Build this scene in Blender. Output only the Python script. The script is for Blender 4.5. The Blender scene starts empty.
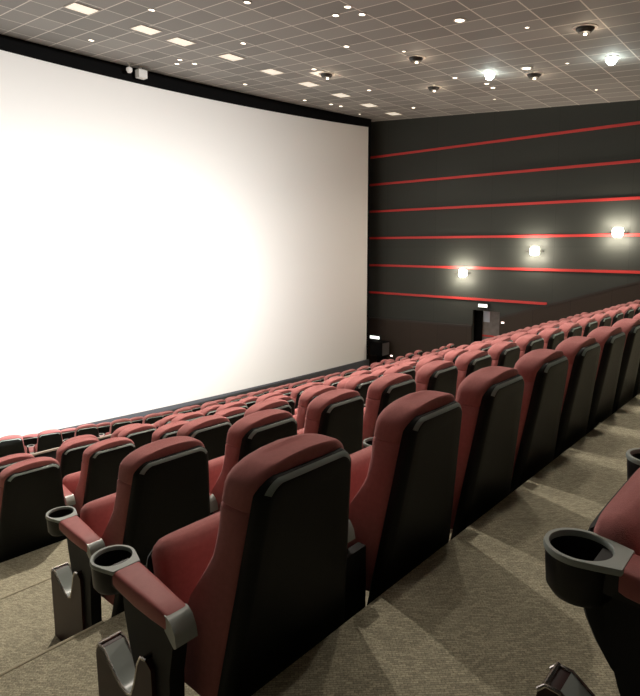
import bpy, bmesh, math, random
from mathutils import Vector, Matrix
random.seed(7)
sc = bpy.context.scene
COL = sc.collection
PI = math.pi

# ------------------------------------------------------------------ materials
def mat(name, rgb, rough=0.6, metal=0.0, emit=None, estr=0.0, spec=0.5):
    m = bpy.data.materials.new(name); m.use_nodes = True
    b = m.node_tree.nodes['Principled BSDF']
    b.inputs['Base Color'].default_value = (*rgb, 1)
    b.inputs['Roughness'].default_value = rough
    b.inputs['Metallic'].default_value = metal
    b.inputs['Specular IOR Level'].default_value = spec
    if emit:
        b.inputs['Emission Color'].default_value = (*emit, 1)
        b.inputs['Emission Strength'].default_value = estr
    return m

def noise_mat(name, c1, c2, scale, rough=0.7, bump=0.0, bscale=None, spec=0.3, sheen=0.0, detail=4):
    m = mat(name, c1, rough, spec=spec)
    nt = m.node_tree; N = nt.nodes; L = nt.links; b = N['Principled BSDF']
    tc = N.new('ShaderNodeTexCoord'); n = N.new('ShaderNodeTexNoise')
    n.inputs['Scale'].default_value = scale; n.inputs['Detail'].default_value = detail
    L.new(tc.outputs['Object'], n.inputs['Vector'])
    r = N.new('ShaderNodeValToRGB'); r.color_ramp.elements[0].position = .3; r.color_ramp.elements[1].position = .7
    r.color_ramp.elements[0].color = (*c1, 1); r.color_ramp.elements[1].color = (*c2, 1)
    L.new(n.outputs['Fac'], r.inputs['Fac']); L.new(r.outputs['Color'], b.inputs['Base Color'])
    if bump:
        n2 = N.new('ShaderNodeTexNoise'); n2.inputs['Scale'].default_value = bscale or scale * 4
        L.new(tc.outputs['Object'], n2.inputs['Vector'])
        bp = N.new('ShaderNodeBump'); bp.inputs['Strength'].default_value = bump; bp.inputs['Distance'].default_value = .01
        L.new(n2.outputs['Fac'], bp.inputs['Height']); L.new(bp.outputs['Normal'], b.inputs['Normal'])
    if sheen:
        b.inputs['Sheen Weight'].default_value = sheen; b.inputs['Sheen Roughness'].default_value = .4
        b.inputs['Sheen Tint'].default_value = (1, .62, .6, 1)
    return m

def carpet_mat():
    m = mat('carpet', (.2, .18, .13), .95, spec=.1)
    nt = m.node_tree; N = nt.nodes; L = nt.links; b = N['Principled BSDF']
    tc = N.new('ShaderNodeTexCoord')
    mp = N.new('ShaderNodeMapping'); mp.inputs['Rotation'].default_value = (0, 0, math.radians(45))
    L.new(tc.outputs['Object'], mp.inputs['Vector'])
    br = N.new('ShaderNodeTexBrick'); br.inputs['Scale'].default_value = 42
    br.inputs['Mortar Size'].default_value = .025; br.inputs['Brick Width'].default_value = .9; br.inputs['Row Height'].default_value = .34
    br.inputs['Color1'].default_value = (.56, .515, .36, 1); br.inputs['Color2'].default_value = (.36, .33, .235, 1)
    br.inputs['Mortar'].default_value = (.2, .185, .13, 1)
    L.new(mp.outputs['Vector'], br.inputs['Vector'])
    n = N.new('ShaderNodeTexNoise'); n.inputs['Scale'].default_value = 150; n.inputs['Detail'].default_value = 3
    L.new(tc.outputs['Object'], n.inputs['Vector'])
    mx = N.new('ShaderNodeMix'); mx.data_type = 'RGBA'; mx.blend_type = 'OVERLAY'; mx.inputs['Factor'].default_value = .7
    L.new(br.outputs['Color'], mx.inputs[6]); L.new(n.outputs['Fac'], mx.inputs[7])
    hs = N.new('ShaderNodeHueSaturation'); hs.inputs['Saturation'].default_value = .92; hs.inputs['Value'].default_value = 1.0
    L.new(mx.outputs[2], hs.inputs['Color'])
    L.new(hs.outputs['Color'], b.inputs['Base Color'])
    bp = N.new('ShaderNodeBump'); bp.inputs['Strength'].default_value = .6; bp.inputs['Distance'].default_value = .006
    L.new(n.outputs['Fac'], bp.inputs['Height']); L.new(bp.outputs['Normal'], b.inputs['Normal'])
    return m

def ceiling_mat():
    m = mat('ceiling_tiles', (.4, .37, .33), .7, spec=.2)
    nt = m.node_tree; N = nt.nodes; L = nt.links; b = N['Principled BSDF']
    tc = N.new('ShaderNodeTexCoord')
    mp = N.new('ShaderNodeMapping'); mp.inputs['Location'].default_value = (.02, .06, 0)
    L.new(tc.outputs['Object'], mp.inputs['Vector'])
    br = N.new('ShaderNodeTexBrick'); br.offset = 0; br.inputs['Scale'].default_value = 1
    br.inputs['Brick Width'].default_value = .55; br.inputs['Row Height'].default_value = .87
    br.inputs['Mortar Size'].default_value = .014; br.inputs['Mortar Smooth'].default_value = .1; br.inputs['Bias'].default_value = -.2
    br.inputs['Color1'].default_value = (.29, .282, .268, 1); br.inputs['Color2'].default_value = (.385, .372, .355, 1)
    br.inputs['Mortar'].default_value = (.76, .72, .66, 1)
    L.new(mp.outputs['Vector'], br.inputs['Vector'])
    n = N.new('ShaderNodeTexNoise'); n.inputs['Scale'].default_value = 1.2
    L.new(tc.outputs['Object'], n.inputs['Vector'])
    L.new(br.outputs['Color'], b.inputs['Base Color'])
    return m

def panel_mat(name, c, c2, line, w, h, axis='YZ', mortar=.008):
    m = mat(name, c, .6, spec=.25)
    nt = m.node_tree; N = nt.nodes; L = nt.links; b = N['Principled BSDF']
    tc = N.new('ShaderNodeTexCoord'); sp = N.new('ShaderNodeSeparateXYZ'); cb = N.new('ShaderNodeCombineXYZ')
    L.new(tc.outputs['Object'], sp.inputs[0])
    L.new(sp.outputs['Y' if axis == 'YZ' else 'X'], cb.inputs['X']); L.new(sp.outputs['Z'], cb.inputs['Y'])
    br = N.new('ShaderNodeTexBrick'); br.offset = 0; br.inputs['Scale'].default_value = 1
    br.inputs['Brick Width'].default_value = w; br.inputs['Row Height'].default_value = h
    br.inputs['Mortar Size'].default_value = mortar
    br.inputs['Color1'].default_value = (*c, 1); br.inputs['Color2'].default_value = (*c2, 1); br.inputs['Mortar'].default_value = (*line, 1)
    L.new(cb.outputs[0], br.inputs['Vector']); L.new(br.outputs['Color'], b.inputs['Base Color'])
    return m

M = {}
M['red'] = noise_mat('red_upholstery', (.50, .188, .182), (.56, .212, .204), 60, .85, .25, 500, spec=.2, sheen=.45)
M['red_pad'] = noise_mat('red_vinyl', (.46, .145, .14), (.51, .165, .158), 30, .5, .1, 300, spec=.35)
M['black'] = noise_mat('black_textured_plastic', (.006, .0065, .006), (.008, .009, .008), 90, .5, .06, 700, spec=.25)
M['bezel_highlight'] = mat('bezel_painted_highlight', (.30, .36, .33), .3, spec=.9)  # black plastic edge coloured pale: the overhead highlight is painted in
M['black_matt'] = mat('black_matt_plastic', (.012, .012, .012), .6, spec=.3)
M['cup_black'] = mat('cup_black_plastic', (.010, .010, .010), .4, spec=.4)
M['grey_rim'] = mat('grey_satin_plastic', (.46, .51, .48), .3, spec=.5)
M['maroon'] = mat('dark_maroon_plastic', (.040, .011, .010), .45, spec=.4)
M['chrome'] = mat('polished_metal', (.62, .58, .55), .22, 1.0)
M['carpet'] = carpet_mat()
M['ceiling'] = ceiling_mat()
M['wall'] = panel_mat('dark_green_grey_wall', (.052, .057, .051), (.057, .062, .055), (.039, .043, .038), 2.2, 40, mortar=.006)
M['strip'] = mat('red_strip', (.66, .05, .045), .5)
M['wainscot'] = panel_mat('dark_brown_wainscot', (.048, .035, .028), (.054, .040, .031), (.034, .024, .018), 1.2, 40)
M['pure_black'] = mat('black_masking_cloth', (.006, .006, .006), .95, spec=.05)
M['stage'] = mat('grey_stage_skirt', (.12, .125, .14), .8, spec=.2)
M['black_wall'] = mat('near_black_painted_wall', (.02, .02, .02), .7)
M['stage_trim'] = mat('pale_stage_edging', (.5, .42, .34), .5)
M['white_metal'] = mat('white_painted_metal', (.75, .74, .7), .4)
M['lamp_warm'] = mat('warm_lamp_glass', (.9, .85, .75), .4, emit=(1, .86, .68), estr=5)
M['lamp_cool'] = mat('bright_lamp_glass', (.9, .95, .9), .4, emit=(.86, 1, .93), estr=30)
M['panel_lit'] = mat('lit_ceiling_panel', (.9, .85, .75), .5, emit=(1, .88, .72), estr=.55)
M['sconce_glass'] = mat('glowing_sconce_glass', (.95, .9, .8), .4, emit=(1, .9, .74), estr=30)
M['exit'] = mat('lit_exit_sign', (.9, .95, .85), .4, emit=(.95, 1, .9), estr=1.6)
M['exit_green'] = mat('exit_sign_pictogram', (.6, .8, .6), .4, emit=(.62, .9, .7), estr=.9)
M['trim_dark'] = mat('dark_lamp_trim', (.03, .028, .025), .4)
M['trim_ring'] = mat('pale_lamp_ring', (.55, .5, .45), .4)
M['notice'] = mat('pale_blue_notice', (.62, .68, .8), .5)
M['door_grey'] = noise_mat('grey_brown_door', (.22, .195, .185), (.30, .265, .255), 6, .6)
M['marker'] = mat('lit_step_marker', (1, .8, .75), .4, emit=(1, .78, .72), estr=4)
M['box_grey'] = noise_mat('charcoal_speaker_cloth', (.075, .065, .062), (.09, .08, .076), 30, .9)

# screen: matt white cloth with a weak even picture of its own
M['screen'] = mat('white_screen_cloth', (.86, .84, .80), .9, spec=.05)

# ------------------------------------------------------------------ helpers
def link_mesh(name, bm, m, parent=None, smooth=True, loc=None):
    me = bpy.data.meshes.new(name)
    bmesh.ops.recalc_face_normals(bm, faces=bm.faces)
    bm.to_mesh(me); bm.free()
    if smooth:
        for p in me.polygons: p.use_smooth = True
        try: me.set_sharp_from_angle(angle=math.radians(38))
        except Exception: pass
    for x in (m if isinstance(m, (list, tuple)) else [m]): me.materials.append(x)
    o = bpy.data.objects.new(name, me); COL.objects.link(o)
    if parent: o.parent = parent
    if loc: o.location = loc
    return o

def part(name, me, parent):
    o = bpy.data.objects.new(name, me); COL.objects.link(o); o.parent = parent
    return o

def tag(o, label, cat, group=None):
    o['label'] = label; o['category'] = cat
    if group: o['group'] = group
    return o

def structure(o):
    o['kind'] = 'structure'; return o

def empty(name, loc, rz=0):
    o = bpy.data.objects.new(name, None); COL.objects.link(o)
    o.location = loc; o.rotation_euler = (0, 0, rz); o.empty_display_size = .1
    return o

def loft(bm, rings, cap0=True, cap1=True):
    vs = [[bm.verts.new(p) for p in r] for r in rings]
    n = len(rings[0])
    for a, b in zip(vs, vs[1:]):
        for i in range(n):
            j = (i + 1) % n
            bm.faces.new((a[i], a[j], b[j], b[i]))
    if cap0: bm.faces.new(vs[0][::-1])
    if cap1: bm.faces.new(vs[-1])
    return vs

def box(bm, x0, x1, y0, y1, z0, z1):
    r = [[(x0, y0, z), (x1, y0, z), (x1, y1, z), (x0, y1, z)] for z in (z0, z1)]
    loft(bm, r)

def bevel(bm, w, seg=2, ang=30):
    es = [e for e in bm.edges if len(e.link_faces) == 2 and e.calc_face_angle(0) > math.radians(ang)]
    bmesh.ops.bevel(bm, geom=es, offset=w, segments=seg, affect='EDGES', profile=.5)

def prism(bm, poly, x0, x1):          # poly in (y, z), extruded along x
    loft(bm, [[(x, y, z) for y, z in poly] for x in (x0, x1)])

def tube(bm, pts, r, seg=8, cap=True):
    pts = [Vector(p) for p in pts]; rings = []
    up = Vector((0, 0, 1))
    for i, p in enumerate(pts):
        t = (pts[min(i + 1, len(pts) - 1)] - pts[max(i - 1, 0)]).normalized()
        s = t.cross(up)
        if s.length < .05: s = t.cross(Vector((1, 0, 0)))
        s.normalize(); n = s.cross(t)
        rings.append([p + s * r * math.cos(2 * PI * k / seg) + n * r * math.sin(2 * PI * k / seg) for k in range(seg)])
    loft(bm, rings, cap, cap)

def superell(hw, hd, n, seg):
    out = []
    for k in range(seg):
        a = 2 * PI * k / seg; c, s = math.cos(a), math.sin(a)
        out.append((hw * math.copysign(abs(c) ** (2 / n), c), hd * math.copysign(abs(s) ** (2 / n), s)))
    return out

def lathe(bm, prof, cx, cy, seg=24, cap0=False, cap1=False):   # prof: (r, z)
    loft(bm, [[(cx + r * math.cos(2 * PI * k / seg), cy + r * math.sin(2 * PI * k / seg), z) for k in range(seg)] for r, z in prof], cap0, cap1)

def interp(t, tab):
    for (a, va), (b, vb) in zip(tab, tab[1:]):
        if t <= b: return va + (vb - va) * max(0, (t - a)) / (b - a)
    return tab[-1][1]

# ------------------------------------------------------------------ the seat (facing +y, floor under it at z = 0)
PITCH = .613
def rear(z): return -.038 - .14 * (z - .2)
SHELLTOP = .988

def bm_backrest(seg, lo=False):
    bm = bmesh.new(); rings = []
    zs = [.30, .34, .40, .46, .52, .57, .62, .67, .72, .80, .868, .877, .886, .92] if not lo else [.34, .5, .6, .7, .9]
    zs += [.945 + .067 * math.sin(a * PI / 2 / 6) for a in range(7)] if not lo else [.945, .985, 1.004, 1.012]
    for z in zs:
        hw = interp(z, [(.3, .256), (.45, .250), (.7, .226), (.9, .205), (1.02, .200)])
        th = interp(z, [(.3, .15), (.42, .15), (.55, .15), (.7, .14), (.85, .165), (1.02, .165)])
        q = 0
        if z > .945:
            q = 1 - math.sqrt(max(0, 1 - ((z - .945) / .067) ** 2))
        f = 1 - .55 * q
        pin = .968 if abs(z - .877) < .001 else 1
        hw2 = (hw - .07 * q) * pin
        back = rear(z) + .026 + .006 * q
        front = back + (th - .075 * q) * (pin if pin < 1 else 1)
        ring = []
        for x, d in superell(hw2, (front - back) / 2, 4.2, seg):
            zz = z - .035 * (x / .2) ** 2 * max(0, (z - .85) / .16)
            wing = interp(z, [(.3, .10), (.48, .11), (.56, .10), (.64, .06), (.72, .02), (.80, 0)]) * min(1, abs(x) / hw2) ** 7 if d > 0 else 0
            ring.append((x, (front + back) / 2 + d + wing, zz))
        rings.append(ring)
    loft(bm, rings)
    return bm

def rrect(w0, w1, z0, z1, r, k=5):
    # rounded trapezoid outline in (x, z): half width w0 at the bottom, w1 at the top
    pts = []
    for cx, cz, a0, rr in ((w1 - r, z1 - r, 0, r), (-(w1 - r), z1 - r, 90, r), (-(w0 - r), z0 + r, 180, r), (w0 - r, z0 + r, 270, r)):
        for i in range(k + 1):
            a = math.radians(a0 + 90 * i / k); pts.append((cx + rr * math.cos(a), cz + rr * math.sin(a)))
    return pts

def bm_shell(k=5):
    bm = bmesh.new()
    def ring(ins, d):
        out = []
        for x, z in rrect(.278 - ins, .192 - ins, .13 + ins, SHELLTOP - ins, .055 - ins * .5, k):
            zz = z - .030 * (x / .19) ** 2 * max(0, (z - .8) / .16)
            out.append((x, rear(zz) + d, zz))
        return out
    loft(bm, [ring(.004, .05), ring(0, .046), ring(0, .026), ring(.005, .014), ring(.022, 0.002), ring(.032, 0), ring(.09, .006)])
    bm.faces.ensure_lookup_table()
    n = len(ring(0, 0))
    for i, f in enumerate(bm.faces):
        if 3 * n <= i < 4 * n and f.calc_center_median().z > .93: f.material_index = 1  # painted highlight on the upper chamfer only, sides stay black
    return bm

HY, HZ, TILT, CL = .275, .335, math.radians(79), .34
def cmap(x, u, v):      # cushion frame -> seat frame; u along the cushion, v its upper side (towards the backrest)
    return (x, HY + u * math.cos(TILT) - v * math.sin(TILT), HZ + u * math.sin(TILT) + v * math.cos(TILT))

def bm_cushion(seg, nu=12):
    bm = bmesh.new(); rings = []
    for i in range(nu + 1):
        t = i / nu; u = CL * (0.5 - .5 * math.cos(PI * t))
        e = max(0, 1 - (min(u, CL - u) / .05)) if min(u, CL - u) < .05 else 0
        s = math.sqrt(max(0.02, 1 - e * e))
        hw = .254 - .045 * (1 - s); hd = .052 * (.25 + .75 * s)
        rings.append([cmap(x, u, .045 + d + (.012 * (1 - (x / .27) ** 2) if d > 0 else 0)) for x, d in superell(hw, hd, 4.5, seg)])
    loft(bm, rings)
    return bm

def bm_pan(seg, nu=8):
    bm = bmesh.new(); rings = []
    for i in range(nu + 1):
        t = i / nu; u = -.03 + (CL + .01) * t
        e = abs(2 * t - 1) ** 6
        hd = .020 + .030 * math.sin(PI * min(1, t * 1.02)) ** .8 - .010 * e
        rings.append([cmap(x, u, .012 - hd + d) for x, d in superell(.250 - .03 * e, hd, 3, seg)])
    loft(bm, rings)
    return bm

AX = -PITCH / 2
CUPY, CUPZ = .390, .628
def bm_pad():
    bm = bmesh.new(); rings = []
    for y, hw, zt, th in ((.048, .032, .606, .040), (.055, .035, .611, .046), (.12, .037, .618, .055), (.2, .041, .625, .058), (.300, .044, .632, .05), (.312, .044, .633, .046)):
        rings.append([(AX + x, y, zt - th / 2 + d) for x, d in superell(hw, th / 2, 6, 24)])
    loft(bm, rings); return bm

def bm_cup(seg=28):
    bm = bmesh.new()
    lathe(bm, [(.0, CUPZ - .09), (.050, CUPZ - .09), (.060, CUPZ - .075), (.064, CUPZ - .012), (.064, CUPZ), (.057, CUPZ), (.055, CUPZ - .012), (.050, CUPZ - .075), (.0, CUPZ - .075)], AX, CUPY, seg)
    bmesh.ops.remove_doubles(bm, verts=bm.verts, dist=1e-5)
    # black body linking cup and arm
    prism(bm, [(.10, .565), (.32, .572), (.36, .575), (.36, CUPZ - .004), (.315, CUPZ - .006), (.10, .60)], AX - .034, AX + .034)
    return bm

def bm_rim(seg=120):
    bm = bmesh.new()
    pts = [(.067 * math.cos(2 * PI * k / 96), .067 * math.sin(2 * PI * k / 96)) for k in range(96)] + [(.044, -.084), (-.044, -.084)]
    def sup(a):
        c, s = math.cos(a), math.sin(a)
        # distance to convex hull along the ray: the tightest of all supporting half-planes
        best = 9
        for j in range(180):
            b = 2 * PI * j / 180; nx, ny = math.cos(b), math.sin(b)
            dn = c * nx + s * ny
            if dn > .05:
                best = min(best, max(p[0] * nx + p[1] * ny for p in pts) / dn)
        return best
    A = [2 * PI * k / seg for k in range(seg)]
    R = [sup(a) for a in A]
    def ring(f, z, inner=None):
        return [(AX + (inner or R[i] * f) * math.cos(a), CUPY + (inner or R[i] * f) * math.sin(a), z) for i, a in enumerate(A)]
    loft(bm, [ring(0, CUPZ - .006, .0555), ring(.99, CUPZ - .006), ring(1, CUPZ + .001), ring(.975, CUPZ + .006), ring(0, CUPZ + .006, .0575), ring(0, CUPZ + .003, .0555), ring(0, CUPZ - .006, .0555)], False, False)
    bmesh.ops.remove_doubles(bm, verts=bm.verts, dist=1e-6)
    return bm

def bm_cap():
    bm = bmesh.new()
    prism(bm, [(.060, .609), (.048, .608), (.030, .597), (.014, .572), (.008, .540), (.018, .533), (.034, .545), (.06, .566)], AX - .034, AX + .034)
    bevel(bm, .005); return bm

def bm_bracket():
    bm = bmesh.new()
    prism(bm, [(.05, .57), (.12, .585), (.15, .53), (.14, .43), (.14, .02), (.07, .02), (.06, .42), (.04, .52)], AX - .024, AX + .024)
    bevel(bm, .008); return bm

def bm_arm_panel():
    bm = bmesh.new()
    prism(bm, [(.10, .30), (.285, .30), (.315, .38), (.34, .47), (.352, .575), (.10, .575)], AX + .004, AX + .03)
    bevel(bm, .006); return bm

UPROF = [(y - .02, z - .025) for y, z in [(.470, .33), (.466, .35), (.452, .366), (.425, .365), (.36, .318), (.325, .298), (.29, .294), (.262, .305), (.240, .355), (.222, .42), (.205, .45), (.175, .456), (.15, .44)]]
def bm_standard():
    bm = bmesh.new()
    prism(bm, [(.435, .0)] + UPROF + [(.126, .34), (.124, .0)], AX - .038, AX + .038)
    bevel(bm, .004); return bm

def bm_saddle_rim():
    bm = bmesh.new()
    for x in (-.036, .036): tube(bm, [(AX + x, y, z + .001) for y, z in UPROF[1:-1]], .0045)
    tube(bm, [(AX - .036, .432, .343), (AX + .036, .432, .343)], .006)
    tube(bm, [(AX - .036, .170, .432), (AX + .036, .170, .432)], .005)
    return bm

def bm_saddle_liner():
    bm = bmesh.new(); c = UPROF[3:10]
    loft(bm, [[(AX + x, y, z + dz) for x, dz in ((-.032, .0025), (.032, .0025), (.032, -.003), (-.032, -.003))] for y, z in c])
    return bm

def bm_foot():                      # dark kick plate closing the gap between two chair backs
    bm = bmesh.new()
    box(bm, AX - .062, AX + .08, -.005, .03, 0, .50); bevel(bm, .008); return bm

def mesh_of(name, bm, m):
    o = link_mesh(name, bm, m); me = o.data; bpy.data.objects.remove(o); return me

HI = dict(backrest=mesh_of('backrest', bm_backrest(40), M['red']), back_shell=mesh_of('back_shell', bm_shell(6), [M['black'], M['bezel_highlight']]),
          seat_cushion=mesh_of('seat_cushion', bm_cushion(40), M['red']), cushion_pan=mesh_of('cushion_pan', bm_pan(24), M['black_matt']))
LO = dict(backrest=mesh_of('backrest', bm_backrest(24), M['red']), back_shell=mesh_of('back_shell', bm_shell(3), [M['black'], M['bezel_highlight']]),
          seat_cushion=mesh_of('seat_cushion', bm_cushion(20, 8), M['red']), cushion_pan=mesh_of('cushion_pan', bm_pan(12, 4), M['black_matt']))
ARM = dict(armrest=mesh_of('armrest', bm_pad(), M['red_pad']), cup_holder=mesh_of('cup_holder', bm_cup(), M['cup_black']),
           cup_rim=mesh_of('cup_rim', bm_rim(), M['grey_rim']), end_cap=mesh_of('end_cap', bm_cap(), M['grey_rim']),
           arm_bracket=mesh_of('arm_bracket', bm_bracket(), M['black_matt']), kick_plate=mesh_of('kick_plate', bm_foot(), M['black_matt']), arm_panel=mesh_of('arm_panel', bm_arm_panel(), M['black_matt']), arm_standard=mesh_of('arm_standard', bm_standard(), M['maroon']),
           saddle_rim=mesh_of('saddle_rim', bm_saddle_rim(), M['chrome']), saddle_liner=mesh_of('saddle_liner', bm_saddle_liner(), M['grey_rim']))

def add_arm(root, dx, full):
    a = part('armrest', ARM['armrest'], root); a.location.x = dx
    for n in ('cup_holder', 'cup_rim', 'end_cap'): part(n, ARM[n], a)
    s = part('arm_standard', ARM['arm_standard'], root); s.location.x = dx
    part('arm_bracket', ARM['arm_bracket'], s); part('arm_panel', ARM['arm_panel'], s)
    if dx == -.06: part('kick_plate', ARM['kick_plate'], s)
    if full:
        part('saddle_rim', ARM['saddle_rim'], s); part('saddle_liner', ARM['saddle_liner'], s)

def make_seat(loc, rz, hi, last, label, group, lean=0, adx=0):
    r = empty('cinema_chair', loc, rz); tag(r, label, 'chair', group)
    S = HI if hi else LO
    b = part('backrest', S['backrest'], r); s = part('back_shell', S['back_shell'], r)
    c = part('seat_cushion', S['seat_cushion'], r); part('cushion_pan', S['cushion_pan'], c)
    if lean:                                  # this one stands less upright on its hinge
        q = Matrix.Translation((0, HY, HZ)) @ Matrix.Rotation(-lean, 4, 'X') @ Matrix.Translation((0, -HY, -HZ))
        c.matrix_basis = q
    add_arm(r, adx, hi)
    if last: add_arm(r, PITCH, hi)
    return r

# ------------------------------------------------------------------ seating rows: plan curves and tiers
AK = [1.025, 2.10, 3.08, 3.98, 4.93, 5.80, 6.60]
HK = [.60, .93, 1.26, 1.60, 1.91, 2.22, 2.52, 3.42, 3.73, 4.04]
LOW = {7: [(-6, 14), (2, 11.3), (3.65, 10.62), (4.75, 10.26), (6.65, 9.75), (8, 9.65), (10, 9.6), (12.5, 9.48), (15, 9.25), (16.2, 9.35), (19, 9.7)],
       8: [(-6, 15), (2, 12.3), (4, 11.45), (6.65, 10.75), (10, 10.55), (13.6, 10.35), (15.5, 10.4), (19, 10.8)],
       9: [(-6, 15.8), (2, 13.2), (4, 12.4), (6.65, 11.75), (10, 11.5), (15, 11.25), (16.6, 11.45), (19, 11.7)]}
FL = [-(h + .975) for h in HK]
TIER = -1.2
NU, NR = 7, 10
def lowY(k, X):
    return sum(interp(X + d, LOW[k]) for d in (-.9, -.45, 0, .45, .9)) / 5
def rowY(k, X):
    if k < 0: return -.229 - (.9 * (-k - 1))
    if k >= NU: return lowY(k, X)
    return AK[k] + min(.3, (k / 9) ** 2) * (X - 13) ** 2 / 76
def rowang(k, X): return math.atan((rowY(k, X + .05) - rowY(k, X - .05)) / .1)
def parapetY(X): return 8.02 - .040 * X

ORD = ['first', 'second', 'third', 'fourth', 'fifth', 'sixth', 'seventh', 'eighth', 'ninth', 'tenth', 'eleventh', 'twelfth', 'thirteenth', 'fourteenth', 'fifteenth', 'sixteenth', 'seventeenth', 'eighteenth', 'nineteenth', 'twentieth', 'twenty-first', 'twenty-second', 'twenty-third', 'twenty-fourth', 'twenty-fifth', 'twenty-sixth', 'twenty-seventh', 'twenty-eighth', 'twenty-ninth', 'thirtieth', 'thirty-first', 'thirty-second', 'thirty-third']
ROWTXT = ['nearest row along the carpet walkway', 'second row from the carpet walkway', 'third row from the carpet walkway', 'fourth row from the carpet walkway', 'fifth row from the carpet walkway', 'sixth row from the carpet walkway', 'last row before the low wall',
          'first row beyond the low wall', 'middle row beyond the low wall', 'front row below the screen']
STARTS = {0: [1.135, 1.845, 2.47, 3.095, 3.70, 4.31, 4.92, 5.53], 1: 1.41, 2: 2.40, 3: 1.57, 4: 1.20, 5: 2.88, 6: 3.25, 7: 3.05, 8: 3.0, 9: 3.4}
XEND = {0: 5.5, 1: 10.2, 2: 14.8, 3: 17.2, 4: 17.4, 5: 17.5, 6: 17.45, 7: 18.3, 8: 17.6, 9: 16.6}
for k in range(NR):
    if isinstance(STARTS[k], list): xs = STARTS[k]
    else:
        xs = []; x = STARTS[k]
        while x < XEND[k]:
            xs.append(x); x += (.613 if k < NU else .645 if k < 8 else .69) * math.cos(rowang(k, x))
    n = len(xs)
    for i, x in enumerate(xs):
        rz = rowang(k, x)
        Y = rowY(k, x) + .15
        if k <= 2: lab = f'red cinema chair, {ORD[i]} from the left in the {ROWTXT[k]}'
        else: lab = f'red cinema chair, {ORD[n-1-i]} from the right in the {ROWTXT[k]}'
        if k == 0 and i == 0: lab = 'largest red and black cinema chair, at the left end of the nearest row'
        make_seat((x, Y, FL[k]), rz, k <= 3, i == n - 1, lab, 'cinema chairs in the ' + ROWTXT[k], adx={(0, 0): -.03, (0, 1): -.06}.get((k, i), 0))
# the row in which the photograph was taken: only its arm ends and one cushion are in view
for i, x in enumerate([1.4035, 2.0165, 2.6295]):
    make_seat((x, -.079, TIER), 0, True, i == 2, ['red chair with the big cup holder in the bottom right corner',
              'red chair whose cup holder is cut by the right edge of the photo', 'red chair beyond the right edge, third from the big corner cup holder'][i],
              'chairs behind the carpet walkway', lean=math.radians(12))

# ------------------------------------------------------------------ floor: carpeted tiers
XW = 18.8
XL = -5.2
def tiers():
    bm = bmesh.new()
    X = [XL + (XW - XL) * i / 60 for i in range(61)]
    prof = [[(x, -6.5, TIER) for x in X]]
    prof.append([(x, rowY(0, x) + .045, TIER) for x in X])
    for k in range(NR):
        e0 = (lambda x: rowY(k, x)) if k != NU else (lambda x: parapetY(x) + .1)
        e1 = (lambda x: rowY(k + 1, x)) if k + 1 != NU else (lambda x: parapetY(x) + .1)
        prof.append([(x, e0(x) + .047, FL[k]) for x in X])
        if k + 1 < NR: prof.append([(x, e1(x) + .045, FL[k]) for x in X])
    prof.append([(x, max(rowY(NR - 1, x) + .9, 12.6), FL[-1]) for x in X])
    prof.append([(x, max(rowY(NR - 1, x) + .91, 12.61), FL[-1] - .45) for x in X])
    prof.append([(x, 16.6, FL[-1] - .45) for x in X])
    vs = [[bm.verts.new(p) for p in r] for r in prof]
    for a, b in zip(vs, vs[1:]):
        for i in range(60): bm.faces.new((a[i], a[i + 1], b[i + 1], b[i]))
    return bm
structure(link_mesh('floor', tiers(), M['carpet'], smooth=False))
M['nosing'] = noise_mat('pale_carpet_nosing', (.42, .38, .27), (.52, .47, .34), 120, .8)
for n, (k, z, x1) in enumerate(((1, FL[0], 1.05), (2, FL[1], 1.35))):
    bm = bmesh.new()
    tube(bm, [(-5.1 + (x1 + 5.1) * i / 24, rowY(k, -5.1 + (x1 + 5.1) * i / 24) + .045, z - .004) for i in range(25)], .010, 8)
    structure(link_mesh('trim_%d' % (4 + n), bm, M['nosing']))
FRONTZ = FL[-1] - .45
def wallrun(x0, x1, z0, z1, d0, d1, n=40):
    bm = bmesh.new(); rings = []
    for i in range(n + 1):
        x = x0 + (x1 - x0) * i / n; y = parapetY(x)
        rings.append([(x, y + d0, z0), (x, y + d0, z1), (x, y + d1, z1), (x, y + d1, z0)])
    loft(bm, rings); return bm
PTOP = -2.84
for i in range(8):
    x0 = 2.75 + i * 15.25 / 8; x1 = x0 + 15.25 / 8
    structure(link_mesh('wall_parapet', wallrun(x0, x1, FL[7], PTOP, 0, .02, 4), M['black_wall'], smooth=False))
structure(link_mesh('trim_3', wallrun(2.72, 18.0, PTOP, PTOP + .022, -.012, .03), M['stage_trim'], smooth=False))

# ------------------------------------------------------------------ ceiling
SL = .079
def ceilz(Y): return 4.245 + SL * (Y - 4.344)
bm = bmesh.new()
Y0, Y1 = -6.5, 16.6
loft(bm, [[(XL, Y0, ceilz(Y0)), (XW, Y0, ceilz(Y0)), (XW, Y1, ceilz(Y1)), (XL, Y1, ceilz(Y1))],
          [(XL, Y0, ceilz(Y0) + .1), (XW, Y0, ceilz(Y0) + .1), (XW, Y1, ceilz(Y1) + .1), (XL, Y1, ceilz(Y1) + .1)]])
structure(link_mesh('ceiling', bm, M['ceiling'], smooth=False))

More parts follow.
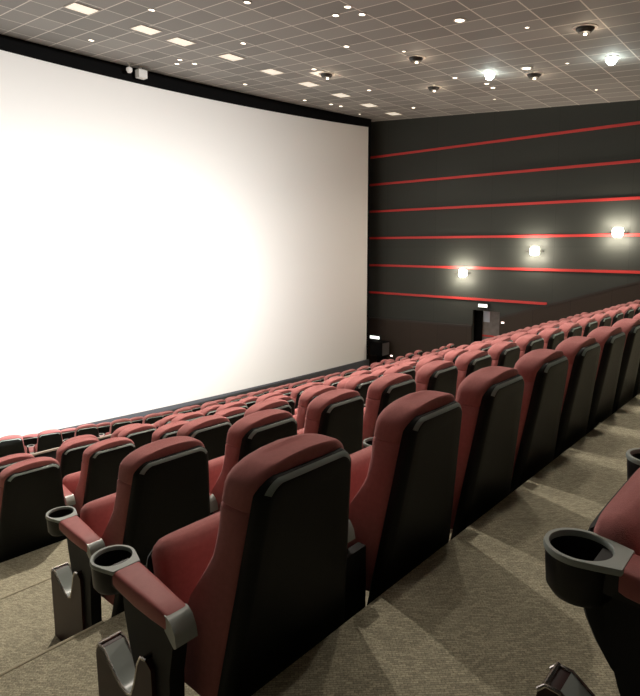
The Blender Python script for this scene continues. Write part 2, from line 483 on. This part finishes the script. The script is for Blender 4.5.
# ------------------------------------------------------------------ walls
D0, D1, DT = 8.37, 9.39, -2.26        # exit opening in the right wall
ZB = -6.2
bm = bmesh.new()
box(bm, XW, XW + .12, D1, 16.6, ZB, 6.5); box(bm, XW, XW + .12, -6.6, D0, ZB, 6.5); box(bm, XW, XW + .12, D0, D1, DT, 6.5)
structure(link_mesh('wall_right', bm, M['wall'], smooth=False))
bm = bmesh.new(); box(bm, XL - .1, XL, -6.6, 16.6, ZB, 6.5)
structure(link_mesh('wall_left', bm, M['wall'], smooth=False))
bm = bmesh.new(); box(bm, XL, XW, -6.6, -6.5, ZB, 6.5)
structure(link_mesh('wall_back', bm, M['wall'], smooth=False))
bm = bmesh.new(); box(bm, XL, XW, 16.5, 16.6, ZB, 6.5)
structure(link_mesh('wall_front', bm, M['pure_black'], smooth=False))

# brown wainscot: level beside the front rows, climbing with the tiers towards the back
def slope(Y): return -2.435 + .331 * (8.22 - Y)
bm = bmesh.new()
prism(bm, [(D1 + .02, ZB), (D1 + .02, -2.90), (16.4, -3.02), (16.4, ZB)], XW - .05, XW - .001)
prism(bm, [(-6.4, ZB), (-6.4, slope(-6.4)), (D0 - .02, slope(D0)), (D0 - .02, ZB)], XW - .05, XW - .001)
structure(link_mesh('baseboard_right', bm, M['wainscot'], smooth=False))
bm = bmesh.new()
prism(bm, [(D1 + .02, -2.90), (D1 + .02, -2.83), (16.4, -2.95), (16.4, -3.02)], XW - .056, XW - .001)
prism(bm, [(-6.4, slope(-6.4)), (-6.4, slope(-6.4) + .07), (D0 - .02, slope(D0) + .07), (D0 - .02, slope(D0))], XW - .056, XW - .001)
structure(link_mesh('trim_1', bm, mat('dark_capping', (.035, .026, .021), .5), smooth=False))

for i, z in enumerate([3.60, 2.51, 1.435, .36, -.745, -1.865]):
    y0 = -6.4
    if z < -.5: y0 = 8.22 - (z + 2.435 - .07) / .331 + .05
    bm = bmesh.new(); box(bm, XW - .03, XW - .001, y0, 16.4, z - .042, z + .042); bevel(bm, .006, 1)
    o = link_mesh('wall_strip', bm, M['strip'], smooth=False)
    tag(o, ['topmost red strip running along the dark right wall', 'second red strip from the top of the dark right wall', 'third red strip from the top of the dark right wall',
            'fourth red strip down the right wall, passing behind the brightest sconce', 'fifth red strip down the right wall, just above the lowest sconce',
            'lowest and shortest red strip, ending at the sloping brown wainscot'][i], 'wall strip', 'red strips on the right wall')

# exit lobby behind the opening
bm = bmesh.new()
xb = XW + .36
box(bm, XW + .12, xb, D1, D1 + .06, ZB, DT + .1); box(bm, XW + .12, xb, D0 - .5, D0 - .44, ZB, DT + .1)
box(bm, XW + .12, xb, D0 - .5, D1, DT, DT + .1)
structure(link_mesh('wall_lobby', bm, M['pure_black'], smooth=False))
d = structure(empty('door_1', (xb - .06, 8.82, -5.0)))
bm = bmesh.new(); box(bm, 0, .06, -.60, .32, 0, 2.72)
link_mesh('door_leaf', bm, M['door_grey'], d, False)
bm = bmesh.new(); box(bm, -.012, 0, .05, .30, 2.30, 2.69); bevel(bm, .004, 1)
link_mesh('door_notice', bm, M['notice'], d, False)
bm = bmesh.new(); box(bm, -.012, 0, -.5, .32, 1.77, 1.83)
link_mesh('door_stripe', bm, M['strip'], d, False)
bm = bmesh.new(); box(bm, -.08, .06, .32, .55, 0, 2.72)
link_mesh('door_frame', bm, M['pure_black'], d, False)
bm = bmesh.new(); box(bm, 0, .4, D0 - .5, D1 + .1, -5.1, -5.0)
structure(link_mesh('floor_lobby', bm, M['carpet'], loc=(XW + .05, 0, 0), smooth=False))

# ------------------------------------------------------------------ screen
SY = lambda X: 15.2 - (X - 6) ** 2 / 99.2
def ztop(X): return 4.74 - .0205 * (X - 5) + .00112 * (X - 5) ** 2
def zbot(X): return -4.86 - .047 * (X - 4.9) + .0052 * (X - 4.9) ** 2
def ribbon(xs, f0, f1, off, th):
    bm = bmesh.new(); rings = []
    for x in xs:
        y = SY(x) + off
        rings.append([(x, y, f0(x)), (x, y, f1(x)), (x, y + th, f1(x)), (x, y + th, f0(x))])
    loft(bm, rings); return bm
SX0, SX1 = -4.6, 18.17
xs = [SX0 + (SX1 - SX0) * i / 70 for i in range(71)]
s = empty('cinema_screen', (6, SY(6), zbot(6)))
tag(s, 'huge curved white cinema screen glowing in front of the red seats', 'screen')
def to(o, root):
    o.parent = root; o.matrix_parent_inverse = Matrix.Translation(-Vector(root.location)); return o
to(link_mesh('screen_cloth', ribbon(xs, zbot, ztop, 0, .03), M['screen']), s)
xs2 = [SX0 - .1 + (SX1 + .12 - SX0 + .1) * i / 70 for i in range(71)]
to(link_mesh('top_masking', ribbon(xs2, ztop, lambda x: ceilz(SY(x)) - .01, -.02, .12), M['pure_black']), s)
to(link_mesh('backing_cloth', ribbon(xs2, lambda x: zbot(x) - .05, lambda x: ztop(x), .06, .04), M['pure_black']), s)
bm = bmesh.new()
loft(bm, [[(SX1 + .002, SY(SX1) - .02, z), (SX1 + .09, SY(SX1) - .04, z), (SX1 + .09, SY(SX1) + .1, z), (SX1 + .002, SY(SX1) + .1, z)] for z in (zbot(SX1) - .3, ceilz(13.7) - .02)])
to(link_mesh('side_masking', bm, M['pure_black'], smooth=False), s)
# low stage skirt under it
o = link_mesh('wall_stage', ribbon(xs2, lambda x: FRONTZ, lambda x: zbot(x) - .002, -.03, .2), M['stage'])
structure(o)
o = link_mesh('trim_2', ribbon(xs2, lambda x: -5.22, lambda x: -5.17, -.06, .05), M['stage_trim']); structure(o)

# ------------------------------------------------------------------ corner by the screen
t = empty('loudspeaker', (18.36, 13.15, -4.34))
tag(t, 'charcoal box loudspeaker on the right wall beside the screen edge', 'loudspeaker')
bm = bmesh.new(); box(bm, -.24, .28, -.24, .34, 0, .55); bevel(bm, .012)
link_mesh('cabinet', bm, M['pure_black'], t)
bm = bmesh.new(); box(bm, -.20, .24, -.262, -.238, .03, .52); bevel(bm, .005)
link_mesh('grille', bm, M['box_grey'], t)
bm = bmesh.new(); box(bm, .05, .25, -.1, .2, -.95, 0)
link_mesh('stand', bm, M['pure_black'], t)

def exit_sign(Ya, Yb, za, zb, label):
    t = empty('exit_sign', (XW - .06, (Ya + Yb) / 2, (za + zb) / 2)); tag(t, label, 'exit sign', 'lit exit signs')
    w = abs(Yb - Ya) / 2; h = abs(zb - za) / 2
    bm = bmesh.new(); box(bm, -.03, .06, -w - .03, w + .03, -h - .03, h + .03); bevel(bm, .01)
    link_mesh('sign_case', bm, M['black_matt'], t)
    bm = bmesh.new(); box(bm, -.036, -.028, -w, w, -h, h)
    link_mesh('sign_face', bm, M['exit'], t, False)
exit_sign(8.80, 9.14, -2.13, -2.02, 'white lit exit sign above the doorway in the right wall')
exit_sign(13.45, 13.93, -3.78, -3.66, 'white lit exit sign low beside the right edge of the screen')

for (Y, z, lab) in ((12.86, -4.386, 'tiny lit marker near the loudspeaker at the front corner'), (8.225, -2.618, 'pink lit marker on the wainscot just right of the doorway'), (5.918, -2.25, 'white lit marker low on the wainscot above the far seats')):
    t = empty('wall_marker_light', (XW - .052, Y, z)); tag(t, lab, 'marker light', 'marker lights on the wainscot')
    bm = bmesh.new(); box(bm, -.02, .0, -.06, .06, -.035, .035); bevel(bm, .008)
    link_mesh('case', bm, M['trim_ring'], t)
    bm = bmesh.new(); box(bm, -.03, -.018, -.045, .045, -.022, .022); bevel(bm, .006)
    link_mesh('lens', bm, M['marker'], t)

# ------------------------------------------------------------------ sconces
def lamp(kind, name, loc, power, color, rot=None, **kw):
    l = bpy.data.lights.new(name, kind); l.energy = power; l.color = color
    for a, v in kw.items(): setattr(l, a, v)
    o = bpy.data.objects.new(name, l); COL.objects.link(o); o.location = loc
    if rot is not None: o.rotation_euler = rot
    return o
for (Y, z, lab) in ((9.82, -.94, 'lowest of the three glowing wall sconces, left of the others'), (7.224, -.13, 'middle one of the three glowing wall sconces'), (4.738, .44, 'brightest glowing wall sconce, at the right edge of the photo')):
    t = empty('wall_sconce', (XW - .001, Y, z)); tag(t, lab, 'wall lamp', 'sconces on the right wall')
    bm = bmesh.new(); box(bm, -.14, 0, -.30, .30, -.018, .018); bevel(bm, .01)
    link_mesh('shelf', bm, M['trim_dark'], t)
    bm = bmesh.new()
    for sg in (1, -1):
        rings = []
        for a in range(6):
            h = .02 + .11 * a / 5; w = .16 - .04 * (a / 5) ** 2
            rings.append([(-.13 * math.sqrt(max(.02, 1 - (q / 8 - 1) ** 2)) if 0 < q < 16 else -.02, w * (q / 8 - 1), sg * h) for q in range(17)] + [(-.012, w, sg * h), (-.012, -w, sg * h)])
        loft(bm, rings)
    link_mesh('glass', bm, M['sconce_glass'], t)
    for sg in (1, -1):
        for dy in (-.2, .2):
            lamp('POINT', 'sconce_lamp', (XW - .30, Y + dy, z + sg * .24), 25, (1, .88, .72), shadow_soft_size=.06)

# ------------------------------------------------------------------ ceiling fittings
def disc(bm, r, z0, z1, seg=20):
    loft(bm, [[(r * math.cos(2 * PI * k / seg), r * math.sin(2 * PI * k / seg), z) for k in range(seg)] for z in (z0, z1)])
def ringbm(ro, ri, z0, z1, seg=20):
    bm = bmesh.new()
    lathe(bm, [(ri, z1), (ro, z1), (ro, z0 + .004), (ro - .006, z0), (ri, z0), (ri, z1)], 0, 0, seg)
    bmesh.ops.remove_doubles(bm, verts=bm.verts, dist=1e-6); return bm
TILTC = math.atan(SL)
def mesh_keep(name, bm, m): return mesh_of(name, bm, m)
bmd = bmesh.new(); disc(bmd, .062, -.006, .02)
ME_LENS = mesh_keep('lens', bmd, M['lamp_warm']); ME_RING = mesh_keep('trim_ring', ringbm(.085, .06, -.012, .01), M['trim_ring'])
bmd = bmesh.new(); lathe(bmd, [(0, -.17), (.045, -.165), (.085, -.135), (.105, -.09), (.11, -.05), (.10, .01), (0, .01)], 0, 0, 24); bmesh.ops.remove_doubles(bmd, verts=bmd.verts, dist=1e-6)
ME_LENSB = mesh_keep('lens', bmd, M['lamp_cool']); ME_RINGB = mesh_keep('trim_ring', ringbm(.14, .108, -.016, .01), M['trim_ring'])
DOTS = [(6.58, 10.4), (6.92, 13.61), (7.37, 8.42), (9.11, 13.12), (9.31, 13.55), (9.56, 13.1), (9.03, 10.47), (11.85, 13.68), (14.43, 13.6), (11.57, 10.56), (8.56, 6.96), (8.78, 7.44), (9.01, 6.97), (10.26, 5.57), (10.44, 8.52), (14.06, 5.79), (14.09, 4.83), (11.28, 4.66), (14.08, 7.74), (15.05, 7.3), (15.55, 7.35), (16.94, 7.94), (16.99, 5.02), (17.03, 10.92), (14.22, 10.71), (15.34, 13.2), (15.75, 13.1), (17.22, 13.4), (11.41, 7.6)]
DLAB = ['small ceiling downlight near the top edge, left of centre', 'small lone ceiling downlight near the left part of the screen', 'ceiling downlight cut by the top edge, above the screen middle',
 'upper left dot of the trio of downlights near the screen', 'lower left dot of the trio of downlights near the screen', 'right hand dot of the trio of downlights near the screen',
 'small downlight above the row of lit panels, left of centre', 'lone downlight close to the screen top, below the lit panels', 'single downlight close to the far right part of the screen top',
 'small downlight just above the lit panels, centre of the photo', 'upper right dot of the top centre trio of downlights', 'lower left dot of the top centre trio of downlights',
 'lower right dot of the top centre trio of downlights', 'large oval downlight at the top right, between two grid lines', 'downlight below the top centre trio',
 'large oval downlight beside the dark spotlight, right of the bright lamp', 'small downlight left below the brightest lamp', 'tiny dim downlight in the top right corner grid',
 'small downlight left of the bright lamp near the photo middle', 'upper dot of the pair below the bright lamp near the photo middle', 'lower dot of the pair below the bright lamp near the photo middle',
 'faint downlight near the wall, under the close pair', 'small downlight near the right wall, below the brightest lamp', 'small downlight above the right corner of the screen',
 'small downlight above the lit panels at the far right', 'left dot of the pair just above the screen top, right part', 'right dot of the pair just above the screen top, right part',
 'small downlight nearest the right top corner of the screen', 'faint small downlight beside the dark spotlight, centre right']
def ceil_thing(name, x, y, lab, cat, grp):
    t = empty(name, (x, y, ceilz(y) - .002)); t.rotation_euler = (TILTC, 0, 0); tag(t, lab, cat, grp); return t
BIG = {13: 1.5, 15: 1.7}
for i, (x, y) in enumerate(DOTS):
    t = ceil_thing('ceiling_downlight', x, y, DLAB[i], 'downlight', 'small ceiling downlights')
    sF = BIG.get(i, .62 if i in (16, 17, 21, 22, 27, 28) else 1)
    for n, me in (('lens', ME_LENS), ('trim_ring', ME_RING)):
        p = part(n, me, t); p.scale = (sF, sF, 1)
for (x, y, lab) in ((14.08, 6.75, 'bright cool ceiling lamp nearer the middle, above the lower sconces'), (14.07, 3.86, 'brightest cool ceiling lamp in the top right corner')):
    t = ceil_thing('ceiling_lamp', x, y, lab, 'ceiling lamp', 'bright cool ceiling lamps')
    part('lens', ME_LENSB, t); part('trim_ring', ME_RINGB, t)
    lamp('POINT', 'bright_ceiling_lamp', (x, y, ceilz(y) - .42), 8, (.9, 1, .94), shadow_soft_size=.1)
SQ = [(5.74, 11.62), (7.22, 11.66), (8.17, 11.71), (9.66, 11.68), (11.2, 11.8), (12.78, 11.87), (12.02, 10.71), (14.38, 11.95), (16.04, 12.08), (17.66, 12.18)]
SLAB = ['lit square ceiling panel at the far left of the line', 'second lit ceiling panel from the left of the line', 'third lit ceiling panel from the left of the line', 'fourth lit ceiling panel, right of the trio of downlights',
 'fifth lit ceiling panel, above the middle of the screen top', 'sixth lit ceiling panel from the left of the line', 'lit ceiling panel set back from the line beside a dark spotlight', 'third lit ceiling panel from the right wall',
 'second lit ceiling panel from the right wall', 'dim lit ceiling panel nearest the right wall']
bmd = bmesh.new(); box(bmd, -.25, .25, -.22, .22, -.008, .02); ME_SQ = mesh_keep('diffuser', bmd, M['panel_lit'])
bmd = bmesh.new()
for a in ((-.275, .275, -.245, -.22), (-.275, .275, .22, .245), (-.275, -.25, -.22, .22), (.25, .275, -.22, .22)): box(bmd, *a, -.012, .02)
ME_SQF = mesh_keep('frame', bmd, M['trim_ring'])
for i, (x, y) in enumerate(SQ):
    t = ceil_thing('ceiling_panel_light', x, y, SLAB[i], 'panel light', 'lit square ceiling panels')
    part('diffuser', ME_SQ, t); part('frame', ME_SQF, t)
DK = [(12.14, 10.61, 'dark recessed spotlight beside the set-back lit panel'), (11.99, 7.64, 'dark recessed spotlight at the upper centre right'), (14.76, 8.79, 'dark recessed spotlight with a warm halo, left of the bright lamp'),
      (14.68, 5.84, 'dark recessed spotlight beside the large oval downlight'), (11.86, 3.76, 'big dark recessed spotlight in the top right corner')]
bmd = bmesh.new(); lathe(bmd, [(.0, -.05), (.08, -.05), (.115, -.02), (.12, .02), (.0, .02)], 0, 0, 20); bmesh.ops.remove_doubles(bmd, verts=bmd.verts, dist=1e-6)
ME_DK = mesh_keep('gimbal', bmd, M['trim_dark']); ME_DKR = mesh_keep('trim_ring', ringbm(.16, .118, -.014, .01), M['trim_ring'])
bmd = bmesh.new(); disc(bmd, .022, -.062, -.045); ME_DKL = mesh_keep('lens', bmd, M['lamp_warm'])
for (x, y, lab) in DK:
    t = ceil_thing('recessed_spotlight', x, y, lab, 'spotlight', 'dark recessed spotlights')
    g = part('gimbal', ME_DK, t); q = part('trim_ring', ME_DKR, t)
    g.scale = (1.45, 1.45, 1.9); q.scale = (1.45, 1.45, 1)
    l = part('lens', ME_DKL, g); l.location = (.03, .0, .0)
    lamp('POINT', 'recessed_lamp', (x + .05, y, ceilz(y) - .22), 5, (1, .8, .58), shadow_soft_size=.04)
# two small white fittings on the black band over the screen
for (x, y, lab, kind) in ((8.60, 14.80, 'small white round camera above the screen, left one of the pair', 0), (8.97, 14.80, 'small white box projector above the screen, right one of the pair', 1)):
    t = empty('ceiling_camera' if kind == 0 else 'small_floodlight', (x, y, ceilz(y))); tag(t, lab, 'camera' if kind == 0 else 'floodlight')
    bm = bmesh.new(); lathe(bm, [(0, -.12), (.015, -.12), (.015, -.01), (.05, -.01), (.05, 0), (0, 0)], 0, 0, 14); bmesh.ops.remove_doubles(bm, verts=bm.verts, dist=1e-6)
    link_mesh('mount', bm, M['white_metal'], t)
    bm = bmesh.new()
    if kind == 0: lathe(bm, [(0, -.26), (.05, -.25), (.085, -.2), (.085, -.13), (.06, -.11), (0, -.11)], 0, 0, 18); bmesh.ops.remove_doubles(bm, verts=bm.verts, dist=1e-6)
    else: box(bm, -.13, .13, -.1, .1, -.32, -.10); bevel(bm, .02)
    link_mesh('housing', bm, M['white_metal'], t)

# ------------------------------------------------------------------ light
# house lights over the seats (the same grid of ceiling lamps continued over the camera)
def down(x, y, power, ang=120, color=(1, .9, .78), blend=.9, size=.07):
    return lamp('SPOT', 'house_light', (x, y, ceilz(y) - .06), power, color, (0, 0, 0), spot_size=math.radians(ang), spot_blend=blend, shadow_soft_size=size)
for x, y, p in ((2.1, 3.4, 22), (4.5, 2.6, 170), (3.2, 1.2, 90), (1.6, 6.9, 220), (5.0, 5.5, 200), (8.5, 7.2, 200), (12, 7.2, 200), (15.6, 7.3, 200), (8.5, 3.6, 240), (12, 3.8, 170), (15.6, 3.8, 170), (5.0, 9.5, 200), (9, 10.4, 200), (13, 10.6, 200), (16.5, 10.6, 160), (-2.5, 6.0, 15)):
    down(x, y, p * .82)
down(4.0, 6.0, 1350, size=.05)
down(7.2, 1.4, 480, size=.2); down(10.6, 1.8, 480, size=.2)

# the projector at the back of the hall: throws a rectangular white frame with a soft hot spot onto the screen
px, py, pz = 6.5, -6.2, 2.6
aim = Vector((6.5, 15.2, -.1)) - Vector((px, py, pz))
pl = lamp('SPOT', 'film_projector', (px, py, pz), 50500, (1, .998, .988), aim.to_track_quat('-Z', 'Y').to_euler(), spot_size=math.radians(76), spot_blend=1.0, shadow_soft_size=.03)
L = pl.data; L.use_nodes = True
nt = L.node_tree; N = nt.nodes; K = nt.links
em = N['Emission']
tc = N.new('ShaderNodeTexCoord'); sep = N.new('ShaderNodeSeparateXYZ'); K.new(tc.outputs['Normal'], sep.inputs[0])
def mth(op, a, b=None):
    n = N.new('ShaderNodeMath'); n.operation = op
    for i, v in enumerate((a, b)):
        if v is None: continue
        if isinstance(v, (int, float)): n.inputs[i].default_value = v
        else: K.new(v, n.inputs[i])
    return n.outputs[0]
az = mth('ABSOLUTE', sep.outputs['Z'])
u = mth('DIVIDE', sep.outputs['X'], az); v = mth('DIVIDE', sep.outputs['Y'], az)
hot = mth('DIVIDE', 1.0, mth('ADD', 1.0, mth('ADD', mth('ADD', mth('MULTIPLY', mth('MULTIPLY', u, u), 3.5), mth('MULTIPLY', mth('POWER', mth('ABSOLUTE', u), 4.0), 72.0)), mth('MULTIPLY', mth('MULTIPLY', mth('ADD', v, .06), mth('ADD', v, .06)), 37.0))))
inside = mth('MULTIPLY', mth('LESS_THAN', mth('ABSOLUTE', u), .605), mth('MULTIPLY', mth('LESS_THAN', v, .243), mth('GREATER_THAN', v, -.226)))
K.new(mth('MULTIPLY', inside, hot), em.inputs['Strength'])

w = bpy.data.worlds.new('hall_air'); sc.world = w; w.use_nodes = True
w.node_tree.nodes['Background'].inputs['Color'].default_value = (.5, .48, .45, 1)
w.node_tree.nodes['Background'].inputs['Strength'].default_value = .02

# ------------------------------------------------------------------ camera
F = 567 * math.cos(math.radians(6))
cd = bpy.data.cameras.new('camera'); cam = bpy.data.objects.new('camera', cd); COL.objects.link(cam)
cd.sensor_fit = 'AUTO'; cd.sensor_width = 36; cd.lens = F / 696 * 36
cd.shift_y = -(348 - (247 + F * math.tan(math.radians(6)))) / 696
cam.location = (0, 0, 0); cam.rotation_euler = (math.radians(84), 0, -math.radians(48.2))
cd.clip_start = .02
sc.camera = cam
sc.view_settings.view_transform = 'Standard'; sc.view_settings.look = 'None'
sc.view_settings.gamma = 1; sc.view_settings.use_curve_mapping = False
sc.view_settings.exposure = 0
sc.cycles.max_bounces = 6; sc.cycles.diffuse_bounces = 4
sc.cycles.use_denoising = True
